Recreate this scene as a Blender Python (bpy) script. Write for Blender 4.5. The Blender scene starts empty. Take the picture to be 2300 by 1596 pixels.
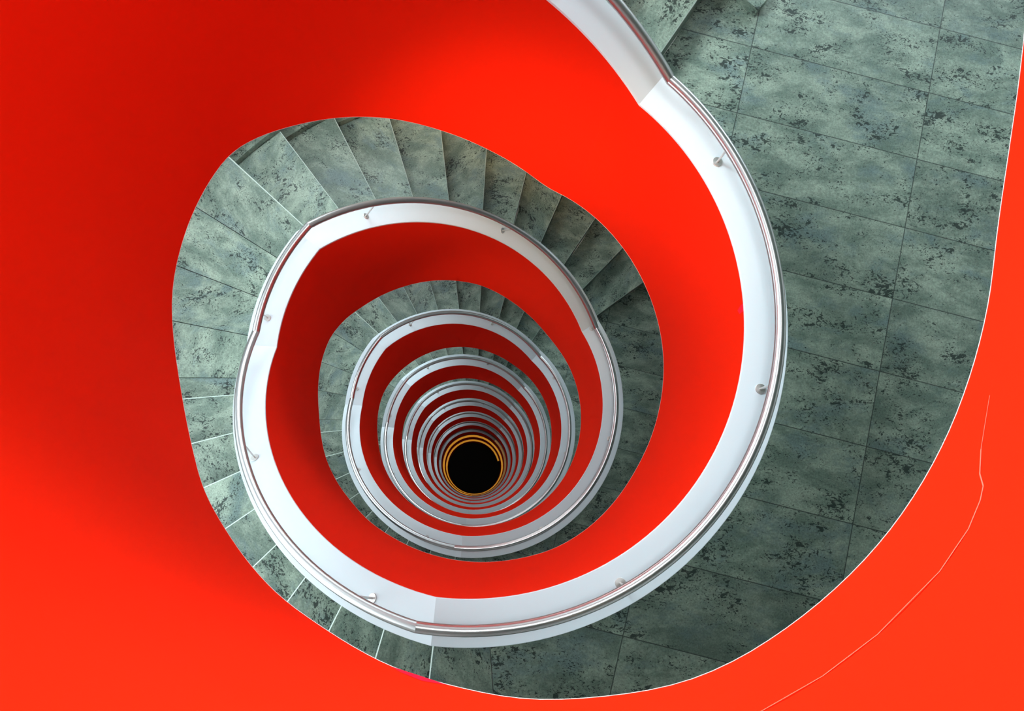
import bpy, bmesh, math, random
from mathutils import Vector, Matrix
C = bpy.context.scene.collection
R_ = math.radians
S = 1.05                      # metres per well radius
random.seed(7)

# ------------------------------------------------------------------ stair plan
WELL_W = 0.1486               # width of the balustrade
PARAPET = 0.650               # cap height above the floor
NLEV = 11
A = {0: -60.0, 1: -50.3, 2: -31.6}
def A_(k): return A.get(k, -48.0)
def B_(k): return 95.9 if k <= 1 else 93.7
CC, DD = 184.75, 217.55
HS, HL = 2.926, 1.208
def zF(k):
    if k == 0: return -0.12
    if k == 1: return -2.765
    return -5.981 - (k - 2) * HS
def zH(k):
    if k == 0: return -1.4945
    if k == 1: return -4.1266
    return zF(k) - HL * 1.10
SLOPE = 0.0166
END_PHI = 345.0
ZG = zF(11) - 0.05 - PARAPET - 0.2      # ground floor
def W(z): return (z - ZG) * S

def plan_r(phi):
    t = -R_(phi)
    return 1 - .0035*math.cos(2*t) - .0045*math.sin(2*t) - .0036*math.cos(3*t) - .0021*math.sin(3*t)
def P(phi, r, z):
    """r: radius factor measured from the plan curve"""
    t = -R_(phi); rr = (plan_r(phi) + (r - 1)) * S
    return Vector((rr*math.cos(t), rr*math.sin(t), W(z)))

cap_kn = []
for k in range(NLEV):
    cap_kn += [(360*k + A_(k), zF(k)), (360*k + B_(k), zF(k)), (360*k + CC, zH(k)), (360*k + DD, zH(k))]
cap_kn.append((360*(NLEV-1) + END_PHI, zH(NLEV-1) - SLOPE*(END_PHI-DD)))
def interp(kn, x):
    if x <= kn[0][0]: return kn[0][1]
    for (a, za), (b, zb) in zip(kn, kn[1:]):
        if x <= b: return za + (zb - za)*(x - a)/(b - a)
    return kn[-1][1]
def capz(F): return interp(cap_kn, F)

bot_kn = [(-60, -.95), (-30, -1.04), (-18, -1.15), (-10, -1.232), (-3.6, -1.293), (3, -1.345), (10, -1.376), (25, -1.372), (45, -1.350), (65, -1.343), (70, -1.363),
  (75.4, -1.422), (80.8, -1.473), (84.5, -1.515), (89.7, -1.608), (97, -1.713), (101, -1.79), (109, -1.942), (117.6, -2.065),
  (125.5, -2.202), (132, -2.31), (141, -2.434), (148, -2.556), (154.3, -2.639), (160, -2.69), (165, -2.718), (172, -2.722),
  (182, -2.704), (200, -2.716), (206, -2.723), (213, -2.737), (219.5, -2.812), (228, -2.94), (238, -3.089), (250, -3.285),
  (263, -3.525), (275, -3.735), (287, -3.923), (294, -4.028), (301, -4.014),
  (360-48, -4.013), (360-23, -4.025), (360, -4.024), (374, -4.045), (392, -4.06), (400, -4.03), (413, -3.935), (421, -3.89),
  (428, -3.885), (434, -3.948), (447, -4.057), (457, -4.19), (463, -4.275), (469, -4.37), (476, -4.48), (484.5, -4.58),
  (493.6, -4.765), (499.4, -4.825), (505, -4.90), (511, -4.975), (520, -5.13), (528.6, -5.255), (534, -5.281), (549.4, -5.281),
  (556.6, -5.302), (560, -5.318), (563, -5.346), (565.6, -5.395), (570.8, -5.467), (575.4, -5.571), (581.7, -5.689),
  (587, -5.774), (598, -5.95), (612.7, -6.166), (628, -6.395), (635, -6.50), (644.7, -6.705), (656.8, -6.951), (672, -7.20), (680, -7.262)]
for k in range(2, NLEV):
    f = zF(k); o = 360*k
    dF = 1.27 if k == 2 else 1.16
    bot_kn += [(o-5, f-dF-.02), (o+60, f-dF-.02), (o+84, f-dF-.05), (o+92, f-1.36), (o+98, f-1.45), (o+130, f-1.93), (o+162, f-2.42),
               (o+170, f-2.51), (o+176, f-2.53), (o+197, f-2.54), (o+205, f-2.62), (o+212, f-2.74), (o+222, f-2.90),
               (o+285, f-3.87), (o+300, f-4.06), (o+306, f-HS-1.16), (o+330, f-HS-1.15)]
bot_kn = [b for b in bot_kn if b[0] <= 360*(NLEV-1)+290]
bot_kn.append((360*(NLEV-1)+300, ZG)); bot_kn.append((360*NLEV, ZG))
def botz(F):
    acc = 0
    for d in (-3, -1.5, 0, 1.5, 3): acc += interp(bot_kn, F + d)
    return max(acc/5, ZG)

# ------------------------------------------------------------------ object helpers
def tag(o, label=None, cat=None, group=None, kind=None):
    if label: o['label'] = label
    if cat: o['category'] = cat
    if group: o['group'] = group
    if kind: o['kind'] = kind
    return o
def empty(name, loc):
    o = bpy.data.objects.new(name, None); C.objects.link(o); o.location = loc
    o.empty_display_size = .1
    return o
def obj(name, verts, faces, mats, parent=None, smooth=False, fm=None, base=None):
    me = bpy.data.meshes.new(name)
    b = base or Vector((0, 0, 0))
    me.from_pydata([tuple(Vector(v) - b) for v in verts], [], faces)
    for m in (mats if isinstance(mats, (list, tuple)) else [mats]): me.materials.append(m)
    if fm:
        for p, i in zip(me.polygons, fm): p.material_index = i
    bm = bmesh.new(); bm.from_mesh(me); bmesh.ops.recalc_face_normals(bm, faces=bm.faces); bm.to_mesh(me); bm.free()
    if smooth:
        me.polygons.foreach_set('use_smooth', [True]*len(me.polygons))
        try: me.set_sharp_from_angle(angle=R_(35))
        except Exception: pass
    o = bpy.data.objects.new(name, me); C.objects.link(o)
    if parent is None: o.location = b
    else: o.parent = parent
    return o
def sweep(sections, closed=True):
    """sections: list of equal-length point lists -> verts, faces (closed profile, capped ends)"""
    n = len(sections[0]); V = [p for s in sections for p in s]; Fc = []
    for i in range(len(sections)-1):
        for j in range(n if closed else n-1):
            a = i*n + j; b = i*n + (j+1) % n
            Fc.append((a, b, b+n, a+n))
    if closed:
        Fc.append(tuple(range(n))[::-1]); m = (len(sections)-1)*n
        Fc.append(tuple(range(m, m+n)))
    return V, Fc
def frange(a, b, step, extra=()):
    n = max(1, math.ceil((b-a)/step)); L = [a + (b-a)*i/n for i in range(n+1)]
    for e in extra:
        if a + 1e-3 < e < b - 1e-3: L.append(e)
    L.sort(); out = [L[0]]
    for x in L[1:]:
        if x - out[-1] > 1e-4: out.append(x)
    return out

# ------------------------------------------------------------------ materials
def newmat(name):
    m = bpy.data.materials.new(name); m.use_nodes = True
    nt = m.node_tree; b = nt.nodes['Principled BSDF']; return m, nt, b
def N(nt, t, **kw):
    n = nt.nodes.new(t)
    for k, v in kw.items():
        if k.startswith('i_'):
            key = k[2:]; key = int(key) if key.isdigit() else key
            n.inputs[key].default_value = v
        else: setattr(n, k, v)
    return n
def math_(nt, op, a, b=None, c=None, clamp=False):
    n = nt.nodes.new('ShaderNodeMath'); n.operation = op; n.use_clamp = clamp
    for i, x in enumerate((a, b, c)):
        if x is None: continue
        if isinstance(x, (int, float)): n.inputs[i].default_value = x
        else: nt.links.new(x, n.inputs[i])
    return n.outputs[0]
def mix(nt, f, a, b):
    n = nt.nodes.new('ShaderNodeMix'); n.data_type = 'RGBA'
    for s, x in ((0, f), (6, a), (7, b)):
        if isinstance(x, (int, float, tuple)): n.inputs[s].default_value = x
        else: nt.links.new(x, n.inputs[s])
    return n.outputs[2]
def ss(nt, v, lo, hi):
    n = nt.nodes.new('ShaderNodeMapRange'); n.interpolation_type = 'SMOOTHSTEP'
    nt.links.new(v, n.inputs[0]); n.inputs[1].default_value = lo; n.inputs[2].default_value = hi
    return n.outputs[0]

def paint(name, col, rough, var=0.04, spec=.5, coat=0.0):
    m, nt, b = newmat(name); L = nt.links
    tc = N(nt, 'ShaderNodeTexCoord')
    n1 = N(nt, 'ShaderNodeTexNoise', i_Scale=1.1, i_Detail=1.5); L.new(tc.outputs['Object'], n1.inputs['Vector'])
    f = ss(nt, n1.outputs[0], .3, .7)
    c2 = tuple(x*(1-var*3) for x in col[:3]) + (1,)
    L.new(mix(nt, f, tuple(col[:3])+(1,), c2), b.inputs['Base Color'])
    b.inputs['Roughness'].default_value = rough
    b.inputs['Specular IOR Level'].default_value = spec
    b.inputs['Coat Weight'].default_value = coat; b.inputs['Coat Roughness'].default_value = .35
    n2 = N(nt, 'ShaderNodeTexNoise', i_Scale=160.0, i_Detail=2.0); L.new(tc.outputs['Object'], n2.inputs['Vector'])
    bp = N(nt, 'ShaderNodeBump', i_Strength=.04, i_Distance=.002); L.new(n2.outputs[0], bp.inputs['Height'])
    L.new(bp.outputs[0], b.inputs['Normal'])
    return m

def stone(name, tile=False, tone=1.0, per_object=True):
    m, nt, b = newmat(name); L = nt.links
    tc = N(nt, 'ShaderNodeTexCoord'); vec = tc.outputs['Object']
    joint = None
    if tile:
        tr, tx, ty, td, tD = R_(-14.551), 1.4007*S, 1.7109*S, .3390*S, .8564*S
        sp = N(nt, 'ShaderNodeSeparateXYZ'); L.new(vec, sp.inputs[0])
        X = math_(nt, 'SUBTRACT', sp.outputs[0], tx); Y = math_(nt, 'SUBTRACT', sp.outputs[1], ty)
        c, s = math.cos(tr), math.sin(tr)
        u = math_(nt, 'ADD', math_(nt, 'MULTIPLY', X, c/tD), math_(nt, 'MULTIPLY', Y, s/tD))
        v = math_(nt, 'SUBTRACT', math_(nt, 'MULTIPLY', X, s/td), math_(nt, 'MULTIPLY', Y, c/td))
        fu, fv = math_(nt, 'FLOOR', u), math_(nt, 'FLOOR', v)
        du = math_(nt, 'ABSOLUTE', math_(nt, 'SUBTRACT', u, math_(nt, 'ROUND', u)))
        dv = math_(nt, 'ABSOLUTE', math_(nt, 'SUBTRACT', v, math_(nt, 'ROUND', v)))
        ju = math_(nt, 'LESS_THAN', du, .0022/tD); jv = math_(nt, 'LESS_THAN', dv, .0022/td)
        joint = math_(nt, 'MAXIMUM', ju, jv)
        cb = N(nt, 'ShaderNodeCombineXYZ'); L.new(fu, cb.inputs[0]); L.new(fv, cb.inputs[1])
        wn = N(nt, 'ShaderNodeTexWhiteNoise', noise_dimensions='3D'); L.new(cb.outputs[0], wn.inputs['Vector'])
        rnd = wn.outputs['Value']; off = wn.outputs['Color']
        rot = N(nt, 'ShaderNodeVectorRotate', rotation_type='Z_AXIS'); rot.inputs['Angle'].default_value = R_(14.55 - 8)
        L.new(vec, rot.inputs['Vector']); vec = rot.outputs[0]
    else:
        oi = N(nt, 'ShaderNodeObjectInfo'); rnd = oi.outputs['Random']
        wn = N(nt, 'ShaderNodeTexWhiteNoise', noise_dimensions='1D'); L.new(rnd, wn.inputs['W']); off = wn.outputs['Color']
        rot = N(nt, 'ShaderNodeVectorRotate', rotation_type='Z_AXIS')
        L.new(math_(nt, 'MULTIPLY', rnd, 6.28), rot.inputs['Angle']); L.new(vec, rot.inputs['Vector']); vec = rot.outputs[0]
    sc = N(nt, 'ShaderNodeVectorMath', operation='SCALE'); sc.inputs['Scale'].default_value = 13.0; L.new(off, sc.inputs[0])
    ad = N(nt, 'ShaderNodeVectorMath', operation='ADD'); L.new(vec, ad.inputs[0]); L.new(sc.outputs[0], ad.inputs[1])
    v0 = ad.outputs[0]
    st = N(nt, 'ShaderNodeVectorMath', operation='MULTIPLY'); st.inputs[1].default_value = (.75, 1.3, 1); L.new(v0, st.inputs[0])
    v1 = st.outputs[0]
    def noise(v, scale, det=4.0, rgh=.55, dist=0.0):
        n = N(nt, 'ShaderNodeTexNoise', i_Scale=scale, i_Detail=det, i_Roughness=rgh, i_Distortion=dist); L.new(v, n.inputs['Vector']); return n.outputs[0]
    cloud = noise(v1, 6.5, 7, .68, .35)
    blue = noise(v1, 4.2, 6, .68, .3)
    grain = noise(v0, 120, 3, .8)
    streak = noise(v1, 22, 6, .75, .4)
    T = tone
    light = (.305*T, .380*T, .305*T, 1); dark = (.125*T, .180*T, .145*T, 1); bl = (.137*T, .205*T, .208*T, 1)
    col = mix(nt, ss(nt, cloud, .34, .68), dark, light)
    col = mix(nt, math_(nt, 'MULTIPLY', ss(nt, blue, .50, .68), .75), col, bl)
    col = mix(nt, math_(nt, 'MULTIPLY', ss(nt, streak, .54, .70), .45), col, dark)
    g = math_(nt, 'MULTIPLY_ADD', ss(nt, grain, .3, .7), .5, .74)
    tonev = math_(nt, 'MULTIPLY_ADD', rnd, .28, .86)
    gg = math_(nt, 'MULTIPLY', g, tonev)
    vm = N(nt, 'ShaderNodeVectorMath', operation='SCALE'); L.new(col, vm.inputs[0]); L.new(gg, vm.inputs['Scale']); col = vm.outputs[0]
    # black mineral flecks gathered in clusters
    st2 = N(nt, 'ShaderNodeVectorMath', operation='MULTIPLY'); st2.inputs[1].default_value = (.8, 1.25, 1); L.new(v0, st2.inputs[0])
    f1 = noise(st2.outputs[0], 44, 2.5, .6, .9); clus = noise(st2.outputs[0], 6.5, 3, .6, .4)
    thr = math_(nt, 'MULTIPLY_ADD', ss(nt, clus, .44, .68), -.20, .72)
    fm = math_(nt, 'GREATER_THAN', f1, thr)
    f2 = noise(st2.outputs[0], 110, 2, .6, .5)
    fm2 = math_(nt, 'GREATER_THAN', f2, math_(nt, 'MULTIPLY_ADD', ss(nt, clus, .34, .60), -.13, .725))
    fm = math_(nt, 'MAXIMUM', fm, fm2)
    col = mix(nt, math_(nt, 'MULTIPLY', fm, .88), col, (.012, .022, .02, 1))
    if joint is not None: col = mix(nt, math_(nt, 'MULTIPLY', joint, .85), col, (.03, .04, .035, 1))
    L.new(col, b.inputs['Base Color'])
    b.inputs['Roughness'].default_value = .42
    b.inputs['Specular IOR Level'].default_value = .35
    h = math_(nt, 'SUBTRACT', math_(nt, 'MULTIPLY', streak, .6), math_(nt, 'MULTIPLY', fm, .5))
    bp = N(nt, 'ShaderNodeBump', i_Strength=.25, i_Distance=.004); L.new(h, bp.inputs['Height']); L.new(bp.outputs[0], b.inputs['Normal'])
    return m

RED = paint('red_gloss_paint', (.80, .0172, .0022), .65, .015, .035)
WHITE = paint('white_cap_paint', (.68, .80, .85), .42, .01, .45)
SOFF = paint('white_wall_paint', (.80, .80, .78), .7, .02, .3)
LAMPLIT = paint('cap_lamplight_paint', (.80, .40, .05), .5, .02, .3)  # warm lamplight put into the cap colour; replaced below
PINK = paint('crimson_touch_up_paint', (.85, .004, .03), .5, .0, .2)
SCR = paint('pale_scratched_paint', (.95, .16, .10), .6, .0, .2)
STONE = stone('green_grey_step_stone')
FLOOR = stone('green_grey_floor_stone', tile=True)
RISER_SHADED = stone('shade_darkened_riser_stone', tone=.6)  # same stone as the treads, riser shade put into its colour
m, nt, b = newmat('stone_edge_highlight'); b.inputs['Base Color'].default_value = (.55, .66, .60, 1); b.inputs['Roughness'].default_value = .5; EDGE = m  # light caught on the nosing bevel, painted as a paler colour
m, nt, b = newmat('dark_joint'); b.inputs['Base Color'].default_value = (.02, .03, .028, 1); b.inputs['Roughness'].default_value = .9; JOINT = m
def metal(name, col, rough):
    m, nt, b = newmat(name); L = nt.links
    b.inputs['Base Color'].default_value = col; b.inputs['Metallic'].default_value = 1; b.inputs['Roughness'].default_value = rough
    tc = N(nt, 'ShaderNodeTexCoord'); n = N(nt, 'ShaderNodeTexNoise', i_Scale=300.0, i_Detail=2.0); L.new(tc.outputs['Object'], n.inputs['Vector'])
    return m
STEEL = metal('brushed_stainless_steel', (.52, .52, .52, 1), .30)
STEEL2 = metal('satin_steel', (.62, .62, .60, 1), .45)
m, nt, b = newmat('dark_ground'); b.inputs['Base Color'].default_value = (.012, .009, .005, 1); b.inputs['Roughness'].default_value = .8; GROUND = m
m, nt, b = newmat('window_frame_paint'); b.inputs['Base Color'].default_value = (.5, .52, .54, 1); b.inputs['Roughness'].default_value = .4; FRAME = m
m, nt, b = newmat('window_glass')
nt.nodes.remove(b); out = nt.nodes['Material Output']
tr_ = N(nt, 'ShaderNodeBsdfTransparent'); tr_.inputs[0].default_value = (.93, .97, .98, 1); gl = N(nt, 'ShaderNodeBsdfGlossy'); gl.inputs['Roughness'].default_value = .02
ms = N(nt, 'ShaderNodeMixShader'); ms.inputs[0].default_value = .06; nt.links.new(tr_.outputs[0], ms.inputs[1]); nt.links.new(gl.outputs[0], ms.inputs[2]); nt.links.new(ms.outputs[0], out.inputs[0])
GLASS = m
m, nt, b = newmat('painted_lamplight_cap'); b.inputs['Base Color'].default_value = (.8, .4, .05, 1); b.inputs['Emission Color'].default_value = (1, .42, .04, 1); b.inputs['Emission Strength'].default_value = .42; LAMPLIT = m  # warm lamplight on the lowest white caps, put into colour and emission

m, nt, b = newmat('painted_dim_lamplight_cap'); b.inputs['Base Color'].default_value = (.5, .33, .12, 1); b.inputs['Emission Color'].default_value = (1, .5, .15, 1); b.inputs['Emission Strength'].default_value = .12; LAMPLIT_DIM = m  # fainter end of that lamplight, also put into colour and emission

# ------------------------------------------------------------------ balustrade turns
BR = [-30.6, 16.05, 61.6, 108.2, 152.2, 192.7, 236.3, 281.3]
RAILH, RAILR, TUBE = .130, 1.0750, .0192
rail_kn = []
for (F, z) in cap_kn[:-1]: rail_kn.append((F + 2.6, z + RAILH))
rail_kn[0] = (cap_kn[0][0], cap_kn[0][1] + RAILH)
rail_kn.append((cap_kn[-1][0], cap_kn[-1][1] + RAILH*1.33))
def railz(F): return interp(rail_kn, F)
def slope_at(F): return (capz(F+.4) - capz(F-.4)) / (R_(.8) * RAILR)

def balustrade(k, label):
    o = 360*k; f0 = o + A_(k); f1 = 360*(k+1) + A_(k+1) if k < NLEV-1 else o + END_PHI
    base = Vector((0, 0, W(botz(f1))))
    root = empty('balustrade', base); tag(root, label, 'balustrade', 'turns of the balustrade down the stairwell')
    capm = LAMPLIT if k >= 9 else WHITE
    kinks = [o + B_(k), o + CC, o + DD]
    st = 2.0 if k < 4 else 4.0
    FF = frange(f0, f1, st, kinks)
    T = .012
    # red inner panel (faces the well)
    secs = []
    for F in FF:
        zt, zb = capz(F) - T, botz(F)
        secs.append([P(F, 1.0, zt), P(F, 1.03, zt), P(F, 1.03, zb), P(F, 1.0, zb)])
    obj('inner_panel', *sweep(secs), RED, root, True, base=base)
    secs = []
    for F in FF:
        zt = capz(F) - T; zb = max(zt - PARAPET - .12, botz(F))
        secs.append([P(F, 1.031, zt), P(F, 1+WELL_W, zt), P(F, 1+WELL_W, zb), P(F, 1.031, zb)])
    obj('outer_panel', *sweep(secs), SOFF, root, True, base=base)
    # white painted lip under the red panel
    secs = []
    for F in FF:
        zb = botz(F)
        secs.append([P(F, .9993, zb-.0003), P(F, 1.03, zb-.0003), P(F, 1.03, zb-.0016), P(F, .9993, zb-.0016)])
    obj('bottom_edge', *sweep(secs), SOFF, root, True, base=base)
    seg = [f0] + kinks + [f1]
    for a, b in zip(seg, seg[1:]):
        secs = []
        for F in frange(a, b, st):
            z = capz(F); e = .0015
            secs.append([P(F, .9965, z-T), P(F, .9965, z-e), P(F, .9965+e, z), P(F, 1+WELL_W+.003-e, z), P(F, 1+WELL_W+.003, z-e), P(F, 1+WELL_W+.003, z-T)])
        dull = (k == 9 and a == f0)
        c = obj('cap', *sweep(secs), LAMPLIT_DIM if dull else capm, root, True, base=base)
        if k >= 9 and not dull: c['label'] = 'white cap with warm lamplight painted in as colour and glow'
    # handrail in four lengths meeting at the changes of slope
    rs = [f0 + (2.6 if k else 0)] + [x + 2.6 for x in kinks] + [f1 + (2.6 if k < NLEV-1 else 0)]
    ns = 14 if k < 5 else 8
    for a, b in zip(rs, rs[1:]):
        secs = []
        for F in frange(a, b, st):
            c = P(F, RAILR, railz(F))
            # cut the ends on the mitre plane (vertical radial plane), stretched so the tube keeps its round section
            t = -R_(F); rad = Vector((math.cos(t), math.sin(t), 0))
            m = .5*(a+b); tn = math.atan((railz(m+.3)-railz(m-.3)) / (R_(.6)*RAILR))
            up = Vector((0, 0, 1/math.cos(tn)))
            secs.append([c + TUBE*S*(math.cos(q)*rad + math.sin(q)*up) for q in [2*math.pi*i/ns for i in range(ns)]])
        obj('handrail', *sweep(secs), STEEL, root, True, base=base)
    for ph in BR:
        F = o + ph
        if F < f0 + .3 or F > f1 - 2: continue
        sl = slope_at(F + (.6 if (k == 2 and ph < -30) else 0)); t = -R_(F)
        tan = Vector((math.sin(t), -math.cos(t), sl)).normalized(); rad = Vector((math.cos(t), math.sin(t), 0))
        nrm = rad.cross(tan); nrm = nrm if nrm.z > 0 else -nrm; nrm.normalize()
        c = P(F, 1.0735, capz(F)); n = 20
        def ring(h, r, off=0): return [c + nrm*h*S + r*S*(math.cos(q)*rad + math.sin(q)*tan) for q in [2*math.pi*i/n for i in range(n)]]
        rod = obj('bracket', *sweep([ring(.001, .0042), ring(RAILH - TUBE*.8, .0042)]), STEEL2, root, True, base=base)
        d = obj('mounting_disc', *sweep([ring(0, .0185), ring(.0035, .0185), ring(.0045, .0175)]), STEEL2, None, True, base=base)
        d.location = (0, 0, 0); d.parent = rod
    return root

names = ['red balustrade turn nearest the viewer, filling the left, bottom and right edges',
 'widest complete ring, red wall with white cap and thick steel handrail',
 'second complete ring inward, white cap and red wall below the half landing at left',
 'third complete ring inward, white capped red balustrade with narrow steps showing behind its top',
 'fourth white capped ring inward, thin slivers of step behind its top',
 'fifth white capped ring inward of the spiral, no floor visible behind its left side',
 'sixth white capped ring inward, dark red wall inside it',
 'seventh ring inward, grey white cap close around the dark bottom',
 'eighth ring inward, dull brownish cap just outside the two yellow rings',
 'outer one of the two yellow lit rings at the bottom of the well',
 'innermost yellow lit ring whose end stops short at upper right of the black bottom']
turns = [balustrade(k, names[k]) for k in range(NLEV)]

# marks on the nearest wall
def wall_strip(name, pts, w, mat, parent, label=None):
    base = parent.location
    V = []; Fc = []
    for i, (ph, z) in enumerate(pts):
        a = pts[max(0, i-1)]; b = pts[min(len(pts)-1, i+1)]
        d = Vector((R_(b[0]-a[0]), b[1]-a[1])).normalized(); n = Vector((-d.y, d.x))*w*.5
        for s in (1, -1): V.append(P(ph + math.degrees(n.x)*s, .9992, z + n.y*s))
    for i in range(len(pts)-1): Fc.append((2*i, 2*i+1, 2*i+3, 2*i+2))
    o = obj(name, V, Fc, mat, parent, base=base)
    if label: o['label'] = label
wall_strip('scratch', [(34.5,-1.245),(37.2,-1.212),(38.5,-1.185),(40,-1.17),(43,-1.15),(47.6,-1.135),(55,-1.125),(60.5,-1.12),(66.5,-1.118)], .0022, SCR, turns[0], 'pale curved scratch')
wall_strip('scratch', [(28.5,-1.29),(31.5,-1.27),(34.5,-1.245)], .0012, SCR, turns[0], 'faint pale scratch')
def wall_patch(pts, parent):
    base = parent.location
    obj('paint_patch', [P(a, .9993, z) for a, z in pts], [tuple(range(len(pts)))], PINK, parent, base=base)['label'] = 'crimson touch-up patch'
z_ = botz(94)
wall_patch([(91.5, botz(91.5)+.004), (98.5, botz(98.5)+.004), (97, botz(97)+.018), (94.5, botz(94.5)+.026), (92.5, botz(92.5)+.012)], turns[0])
wall_patch([(0+360*1-.9, zF(1)-.02), (360+.7, zF(1)-.02), (360+.8, zF(1)-.065), (360-.2, zF(1)-.085), (360-.8, zF(1)-.05)], turns[1])

# ------------------------------------------------------------------ stairs
RI, RO = 1+WELL_W+.001, 2.04
def wedge(F0, F1, r0, r1, z1, z0, bev=.006):
    """solid wedge of a tread with a bevelled front edge carrying a painted highlight at F1; returns verts, faces, material slots"""
    rs = [r0, r1]; n = 3; L = []
    Fs = [F0 + (F1-F0)*i/n for i in range(n+1)]
    db = math.degrees(bev)/1.5
    secs = []
    for r in (r0, (r0+r1)/2, r1):
        top = [P(F, r, z1) for F in Fs[:-1]] + [P(F1-db, r, z1), P(F1, r, z1-bev), P(F1, r, z0), P(F0, r, z0)]
        secs.append(top)
    V, Fc = sweep(secs)
    m = len(secs[0]); fm = []
    for i in range(len(secs)-1):
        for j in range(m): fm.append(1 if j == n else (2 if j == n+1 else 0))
    fm += [0, 0]
    return V, Fc, fm
def flight(k, part, label):
    if part == 'L':
        start, dphi, n, zt, zb = B_(1)+.65 if k < 2 else 96.3, 9.868, 9, zF(k), zH(k)
    else:
        n = 11 if k == 1 else 9; start, dphi, zt, zb = 222.93, 10.133, zH(k), zF(k+1)
    h = (zt - zb)/n; o = 360*k
    base = P(o + start + dphi*(n-1)/2, 1.5, zb - PARAPET); root = empty('stair_flight', base)
    tag(root, label, 'stairs', 'stair flights between floors and half landings')
    for i in range(1, n):
        a, b = o + start + (i-1)*dphi, o + start + i*dphi
        z = zt - PARAPET - i*h
        V, Fc, fm = wedge(a, b, RI, RO-.001, z, z - h, .006 if part == 'L' else .0035)
        obj('step', V, Fc, [STONE, EDGE, RISER_SHADED], root, fm=fm, base=base)
    secs = []
    for i in range(0, n+1):      # stepped kerb along the outer side
        a, b = o + start + (i-1)*dphi, o + start + i*dphi
        if i == 0: continue
        z = zt - PARAPET - i*h + .055
        if i == n: b = a + 7.0
        for F in frange(a, b, 4):
            secs.append([P(F, RO, z), P(F, RO+.09, z), P(F, RO+.09, z-h-.05), P(F, RO, z-h-.05)])
    obj('kerb', *sweep(secs), STONE, root, base=base)
    secs = []
    for F in frange(o+start-1, o+start+dphi*(n-1)+1, 4):
        zl = zt - PARAPET - (F-o-start)/dphi*h - h*1.05; zb2 = botz(F)
        secs.append([P(F, 1.032, zl), P(F, RO+.08, zl), P(F, RO+.08, zb2), P(F, 1.032, zb2)])
    obj('soffit', *sweep(secs), SOFF, root, True, base=base)
    return root
def half_landing(k, label):
    o = 360*k; a0 = o + (B_(1)+.65 if k < 2 else 96.3) + 9.868*8; b0 = o + 222.93
    z = zH(k) - PARAPET; h = .16
    base = P(o+200, 1.5, z-.3); root = empty('half_landing', base)
    tag(root, label, 'landing', 'half landings at the left of the well')
    J = [a0, o+180.3, o+191.2, o+201.3, o+212.3, b0]
    for i in range(5):
        g = .07
        V, Fc, fm = wedge(J[i]+(g if i else 0), J[i+1]-(g if i < 4 else 0), RI, RO-.001, z, z-h, .006 if i == 4 else .0012)
        obj('floor_slab', V, Fc, [STONE, EDGE if i == 4 else STONE, RISER_SHADED], root, fm=fm, base=base)
    secs = []
    for F in frange(a0, b0, 4):
        secs.append([P(F, 1.032, z-.03), P(F, RO+.08, z-.03), P(F, RO+.08, botz(F)), P(F, 1.032, botz(F))])
    V, Fc = sweep(secs); obj('soffit', V, Fc, SOFF, root, base=base)
    secs = []
    for F in frange(a0, b0+.02, 4): secs.append([P(F, RO, z+.055), P(F, RO+.09, z+.055), P(F, RO+.09, z-.1), P(F, RO, z-.1)])
    obj('kerb', *sweep(secs), STONE, root, base=base)
    return root

XR, YT, YB = 4.3, 3.3, -2.7
def radial_pt(phi, z, xr=XR, yt=YT, yb=YB):
    t = -R_(phi); dx, dy = math.cos(t), math.sin(t); L = []
    if dx > 1e-6: L.append(xr/dx)
    if dy > 1e-6: L.append(yt/dy)
    if dy < -1e-6: L.append(yb/dy)
    r = min(L); return Vector((dx*r*S, dy*r*S, W(z)))
def floor_slab(k, label):
    nlast = 222.93 + 10.133*(10 if k == 2 else 8) - 360     # last nosing of the flight coming down
    if k == 0: nlast = -58
    z = zF(k) - PARAPET
    end = 86.0
    angs = frange(nlast, end, 4, [math.degrees(math.atan2(-YT, XR)), math.degrees(math.atan2(-YB, XR))])
    secs = []
    for F in angs:
        i1 = P(F, RI, z); o1 = radial_pt(F, z); zb = botz(360*k+F) if k else z-.55
        zb = min(zb, z-.3) if k else z-.12
        secs.append([i1, o1, Vector((o1.x, o1.y, W(z-(.55 if k else .12)))), P(F, 1.032, zb)])
    V, Fc = sweep(secs); base = Vector((0, 0, W(z)))
    fl = obj('floor', V, Fc, FLOOR, None, base=base); tag(fl, label, 'floor', None, 'structure')
    # last row of slabs before the stairs going down
    st = B_(1)+.65 if k < 2 else 96.3
    V, Fc, fm = wedge(end+.12, st, RI, 2.5, z, z-.16)
    s = obj('stair_head_slab', V, Fc, [STONE, EDGE, RISER_SHADED], fl, fm=fm, base=base)
    secs = []
    for F in frange(end, st-.3, 3): secs.append([P(F, 1.032, z-.03), P(F, 2.5, z-.03), P(F, 2.5, z-.5), P(F, 1.032, botz(360*k+F))])
    obj('slab_edge', *sweep(secs), SOFF, fl, base=base)
    secs = []
    for F in frange(nlast-.1, end, 6): secs.append([P(F, 1.033, z-.57), radial_pt(F, z-.56) , radial_pt(F, z-.59), P(F, 1.033, z-.59)])
    return fl

ordn = ['uppermost', 'first', 'second', 'third', 'fourth', 'fifth', 'sixth']
def copy_tree(src, dz, label):
    r = src.copy(); C.objects.link(r); r.location.z += dz; r['label'] = label
    def rec(s, d):
        for ch in [c for c in ALL if c.parent == s]:
            c = ch.copy(); C.objects.link(c); c.parent = d; rec(ch, c)
    rec(src, r); return r

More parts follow.
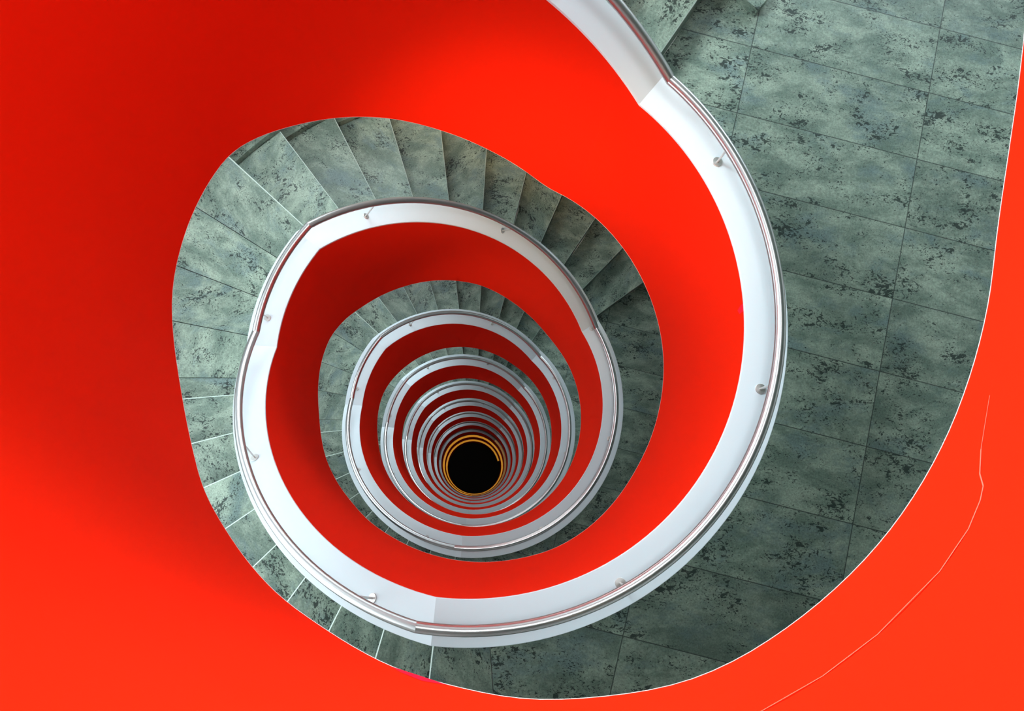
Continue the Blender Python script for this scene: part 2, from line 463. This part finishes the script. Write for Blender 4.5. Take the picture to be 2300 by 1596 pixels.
T_lab = ['last stone step at the top edge coming down to the widest floor',
 'long stair flight of eleven treads curving across the top between the outer two rings',
 'stair flight of eight treads at the top, framed between the second and third white rings',
 'stair flight with small sliver treads at the top behind the third complete ring inward',
 'stair flight barely showing behind the top of the fourth white ring inward',
 'stair flight hardly showing behind the top of the fifth white ring inward']
L_lab = ['stair flight below the viewer hidden by the nearest red wall',
 'lower left stair flight with thin pale tread edges outside the widest ring',
 'stair flight at lower left seen as a narrow grey crescent outside the second complete ring',
 'stair flight at lower left showing a few specks outside the third complete ring',
 'stair flight at lower left under the third ring', 'stair flight at lower left under the fourth ring']
H_lab = ['half landing behind the nearest red wall at the left',
 'largest half landing, pale grey green stone slabs at left of the widest white ring',
 'half landing of speckled stone at left between the widest ring and second ring',
 'half landing at left seen as a slim crescent beside the third ring',
 'half landing at left hardly showing beside the fourth ring', 'half landing at left beside the fifth ring']
F_lab = ['floor around the nearest red balustrade at the viewer level', 'large floor of green grey speckled stone tiles at the right',
 'dark stone floor at right between the nearest two rings', 'stone floor glimpsed at right behind the third ring',
 'stone floor glimpsed at right behind the fourth ring', 'stone floor at right behind the fifth ring']
for k in range(6):
    if k > 0: half_landing(k, H_lab[k]); flight(k, 'L', L_lab[k])
    flight(k, 'T', T_lab[k])
    floor_slab(k, F_lab[k])
for k in range(6, NLEV):
    floor_slab(k, ['stone floor at right six storeys down', 'stone floor at right seven storeys down', 'stone floor at right eight storeys down',
                   'stone floor at right nine storeys down', 'stone floor at right ten storeys down'][k-6])
half_landing(0, H_lab[0]); flight(0, 'L', L_lab[0])

# ------------------------------------------------------------------ building shell
ZT = 3.1
def struct(o, label, cat='wall'): return tag(o, label, cat, None, 'structure')
def box(name, p0, p1, mat, label, cat='wall'):
    x0, y0, z0 = p0; x1, y1, z1 = p1
    V = [Vector((x*S, y*S, W(z))) for z in (z0, z1) for x, y in ((x0, y0), (x1, y0), (x1, y1), (x0, y1))]
    Fc = [(0,1,2,3), (4,5,6,7), (0,1,5,4), (1,2,6,5), (2,3,7,6), (3,0,4,7)]
    return struct(obj(name, V, Fc, mat, None, base=V[0].copy()), label, cat)
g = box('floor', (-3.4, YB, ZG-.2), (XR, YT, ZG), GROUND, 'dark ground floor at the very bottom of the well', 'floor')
box('wall_right', (XR, YB, ZG), (XR+.15, YT, ZT), SOFF, 'white wall at the far right of the floors')
box('wall_front', (-.5, YB-.15, ZG), (XR+.15, YB, ZT), SOFF, 'white wall closing the floors at the near side')
def curved(name, a, b, z0, z1, label, r=RO+.095, th=.12, mat=SOFF):
    secs = [[P(F, r, z0), P(F, r+th, z0), P(F, r+th, z1), P(F, r, z1)] for F in frange(a, b, 4)]
    return struct(obj(name, *sweep(secs), mat, None, True, base=P(a, r, z0)), label)
curved('wall_left', 92, 132, ZG, ZT, 'curved white wall outside the lower left flights')
curved('wall_back', 262, 307, ZG, ZT, 'curved white wall outside the upper flights')
# stair side glazing and floor side windows, one pair a storey
wn = 0
for k in range(0, 9):
    zf = zH(k) - PARAPET; top = zf + 2.2; bot = zf + .55
    nxt = zH(k+1) - PARAPET + 2.2
    curved('wall_left', 132, 262, nxt, bot, 'curved white spandrel below a stair window', mat=SOFF)
    wn += 1
    fr = []
    V = []; Fc = []
    def addsec(secs):
        v, f = sweep(secs); o_ = len(V); V.extend(v); Fc.extend([tuple(i+o_ for i in q) for q in f])
    r = RO + .12
    for zz in (bot+.02, top-.02): addsec([[P(F, r, zz-.02), P(F, r+.05, zz-.02), P(F, r+.05, zz+.02), P(F, r, zz+.02)] for F in frange(132, 262, 5)])
    for F in frange(132.6, 261.4, 21.6):
        addsec([[P(F+d, r, bot), P(F+d, r+.05, bot), P(F+d, r+.05, top), P(F+d, r, top)] for d in (-.5, .5)])
    w = obj('window_%d' % wn, V, Fc, FRAME, None, base=P(197, r, bot)); struct(w, 'curved stair window with grey frame', 'window')
    gp = obj('pane', *sweep([[P(F, r+.02, bot), P(F, r+.02, top)] for F in frange(132, 262, 5)], closed=False), GLASS, w, base=P(197, r, bot))
for k in range(0, 9):
    zf = zF(k) - PARAPET; top = zf + 2.1; bot = zf + .5; nxt = zF(k+1) - PARAPET + 2.1
    box('wall_back', (1.35, YT, nxt), (XR+.15, YT+.15, bot), SOFF, 'white spandrel below a floor window')
    wn += 1; V = []; Fc = []
    def addbox(x0, x1, y0, y1, z0, z1):
        o_ = len(V); V.extend([Vector((x*S, y*S, W(z))) for z in (z0, z1) for x, y in ((x0, y0), (x1, y0), (x1, y1), (x0, y1))])
        Fc.extend([tuple(i+o_ for i in q) for q in [(0,1,2,3), (4,5,6,7), (0,1,5,4), (1,2,6,5), (2,3,7,6), (3,0,4,7)]])
    for zz in (bot+.02, top-.02): addbox(1.35, XR+.15, YT+.03, YT+.08, zz-.02, zz+.02)
    for i in range(5):
        x = 1.38 + i*(XR+.12-1.38)/4; addbox(x-.02, x+.02, YT+.03, YT+.08, bot, top)
    w = obj('window_%d' % wn, V, Fc, FRAME, None, base=V[0].copy()); struct(w, 'floor window with grey frame', 'window')
    obj('pane', [Vector((x*S, (YT+.05)*S, W(z))) for x, z in ((1.35, bot), (XR+.15, bot), (XR+.15, top), (1.35, top))], [(0,1,2,3)], GLASS, w, base=w.location)

# ceiling over the top floor with a round rooflight above the well
secs = []
n = 72
ring = []
for i in range(n):
    t = 2*math.pi*i/n
    c, s = math.cos(t), math.sin(t)
    L = [abs(XR+.15)/c if c > 1e-6 else 1e9, 3.4/-c if c < -1e-6 else 1e9, (YT+.15)/s if s > 1e-6 else 1e9, (-YB+.15)/-s if s < -1e-6 else 1e9]
    rr = min(L); ring.append([Vector((1.7*c*S, 1.7*s*S, W(ZT))), Vector((rr*c*S, rr*s*S, W(ZT))), Vector((rr*c*S, rr*s*S, W(ZT+.15))), Vector((1.7*c*S, 1.7*s*S, W(ZT+.15)))])
V = [p for q in ring for p in q]; Fc = []
for i in range(n):
    for j in range(4):
        a, b = i*4+j, i*4+(j+1) % 4; a2, b2 = ((i+1) % n)*4+j, ((i+1) % n)*4+(j+1) % 4
        Fc.append((a, b, b2, a2))
struct(obj('ceiling', V, Fc, SOFF, None, base=Vector((0, 0, W(ZT)))), 'white ceiling with a round rooflight over the well', 'ceiling')

# ------------------------------------------------------------------ light
def area(name, loc, target, sx, sy, power, col):
    l = bpy.data.lights.new(name, 'AREA'); l.shape = 'RECTANGLE'; l.size = sx*S; l.size_y = sy*S; l.energy = power; l.color = col
    o = bpy.data.objects.new(name, l); C.objects.link(o); o.location = loc
    o.rotation_euler = (Vector(target) - Vector(loc)).to_track_quat('-Z', 'Y').to_euler()
    return o
LIGHTS = []
PW = {'f0': 52.0, 'f1': 103.0, 'f2': 48.9, 'f3': 89.9, 'l1': 7.7, 'l2': 1.6, 'l3': 0.9, 'r_narrow': 20.8, 'r_wide': 1.2, 'w0_145': 5.1, 'w0_180': 5.0, 'w0_222': 328.1, 'w1_150': 42.1, 'w1_185': 25.4, 'w1_222': 8.8, 'w1_250': 83.8, 'w2_150': 0.3, 'w2_185': 31.9, 'w2_222': 3.6, 'w2_250': 49.5, 'w3_150': 0.2, 'w3_185': 10.0, 'w3_222': 8.0, 'w3_250': 69.0}
def lamp_(key, *args, **kw):
    o = area(*args); o.data.energy = PW.get(key, 100.0) * kw.get('f', 1.0)
    LIGHTS.append((key, o)); return o
MINP = 1.0
DEC = [1, 1, 1, 1, .85, .72, .58, .42, .16]
for k in range(9):
    zc = zH(k) - PARAPET + 1.45
    for ph in ((145, 180, 222) if k == 0 else (150, 185, 222, 250)):
        lamp_('w%d_%d' % (k, ph) if k < 3 else 'w3_%d' % ph, 'stair_window_light', P(ph, RO+.32, zc), P(ph+180, 1.0, zc-1.0), 1.4, 1.5, 0, (.88, .96, 1.0), f=DEC[k])
    zc = zF(k) - PARAPET + 1.35
    lamp_('f%d' % min(k, 3), 'floor_window_light', Vector((2.9*S, (YT+.35)*S, W(zc))), Vector((1.9*S, 0, W(zc-1.6))), 2.6, 1.5, 0, (.80, .93, 1.0), f=DEC[k])
for k in range(1, 9):
    zc = zF(k-1) - PARAPET - .68
    ll = lamp_('l%d' % min(k, 3), 'ceiling_lamp_light', P(82, 1.5, zc), P(288, 1.0, zc-2.35), .3, .3, 0, (1.0, .66, .34), f=DEC[k]); ll.data.spread = R_(40)
rl = lamp_('r_narrow', 'rooflight', Vector((0, 0, W(ZT+.6))), Vector((0, 0, 0)), 2.3, 2.3, 0, (.90, .97, 1.0)); rl.data.spread = R_(50)
rl = lamp_('r_wide', 'rooflight', Vector((0, 0, W(ZT+.7))), Vector((0, 0, 0)), 3.0, 3.0, 0, (.93, .97, 1.0))

w = bpy.data.worlds.new('world'); bpy.context.scene.world = w; w.use_nodes = True
w.node_tree.nodes['Background'].inputs[0].default_value = (.75, .87, 1, 1); w.node_tree.nodes['Background'].inputs[1].default_value = .03

for key, o in LIGHTS:      # lamps too weak to matter are left out
    if o.data.energy < MINP: bpy.data.objects.remove(o)

# ------------------------------------------------------------------ camera
cam = bpy.data.cameras.new('camera'); co = bpy.data.objects.new('camera', cam); C.objects.link(co)
cam.sensor_width = 36; cam.sensor_fit = 'HORIZONTAL'; cam.lens = 1801.72*36/2300; cam.clip_start = .02; cam.clip_end = 200
co.location = (.0258*S, -.6167*S, W(0))
co.rotation_euler = (Matrix.Rotation(R_(9.0218), 3, 'X') @ Matrix.Rotation(R_(-2.661), 3, 'Y')).to_euler()
bpy.context.scene.camera = co
sc = bpy.context.scene
sc.view_settings.view_transform = 'Standard'; sc.view_settings.look = 'None'; sc.view_settings.exposure = 0
sc.cycles.use_denoising = True
sc.cycles.use_adaptive_sampling = True; sc.cycles.adaptive_threshold = .075; sc.cycles.adaptive_min_samples = 12
sc.cycles.max_bounces = 5; sc.cycles.diffuse_bounces = 4; sc.cycles.glossy_bounces = 2; sc.cycles.transparent_max_bounces = 6
sc.cycles.sample_clamp_indirect = 6
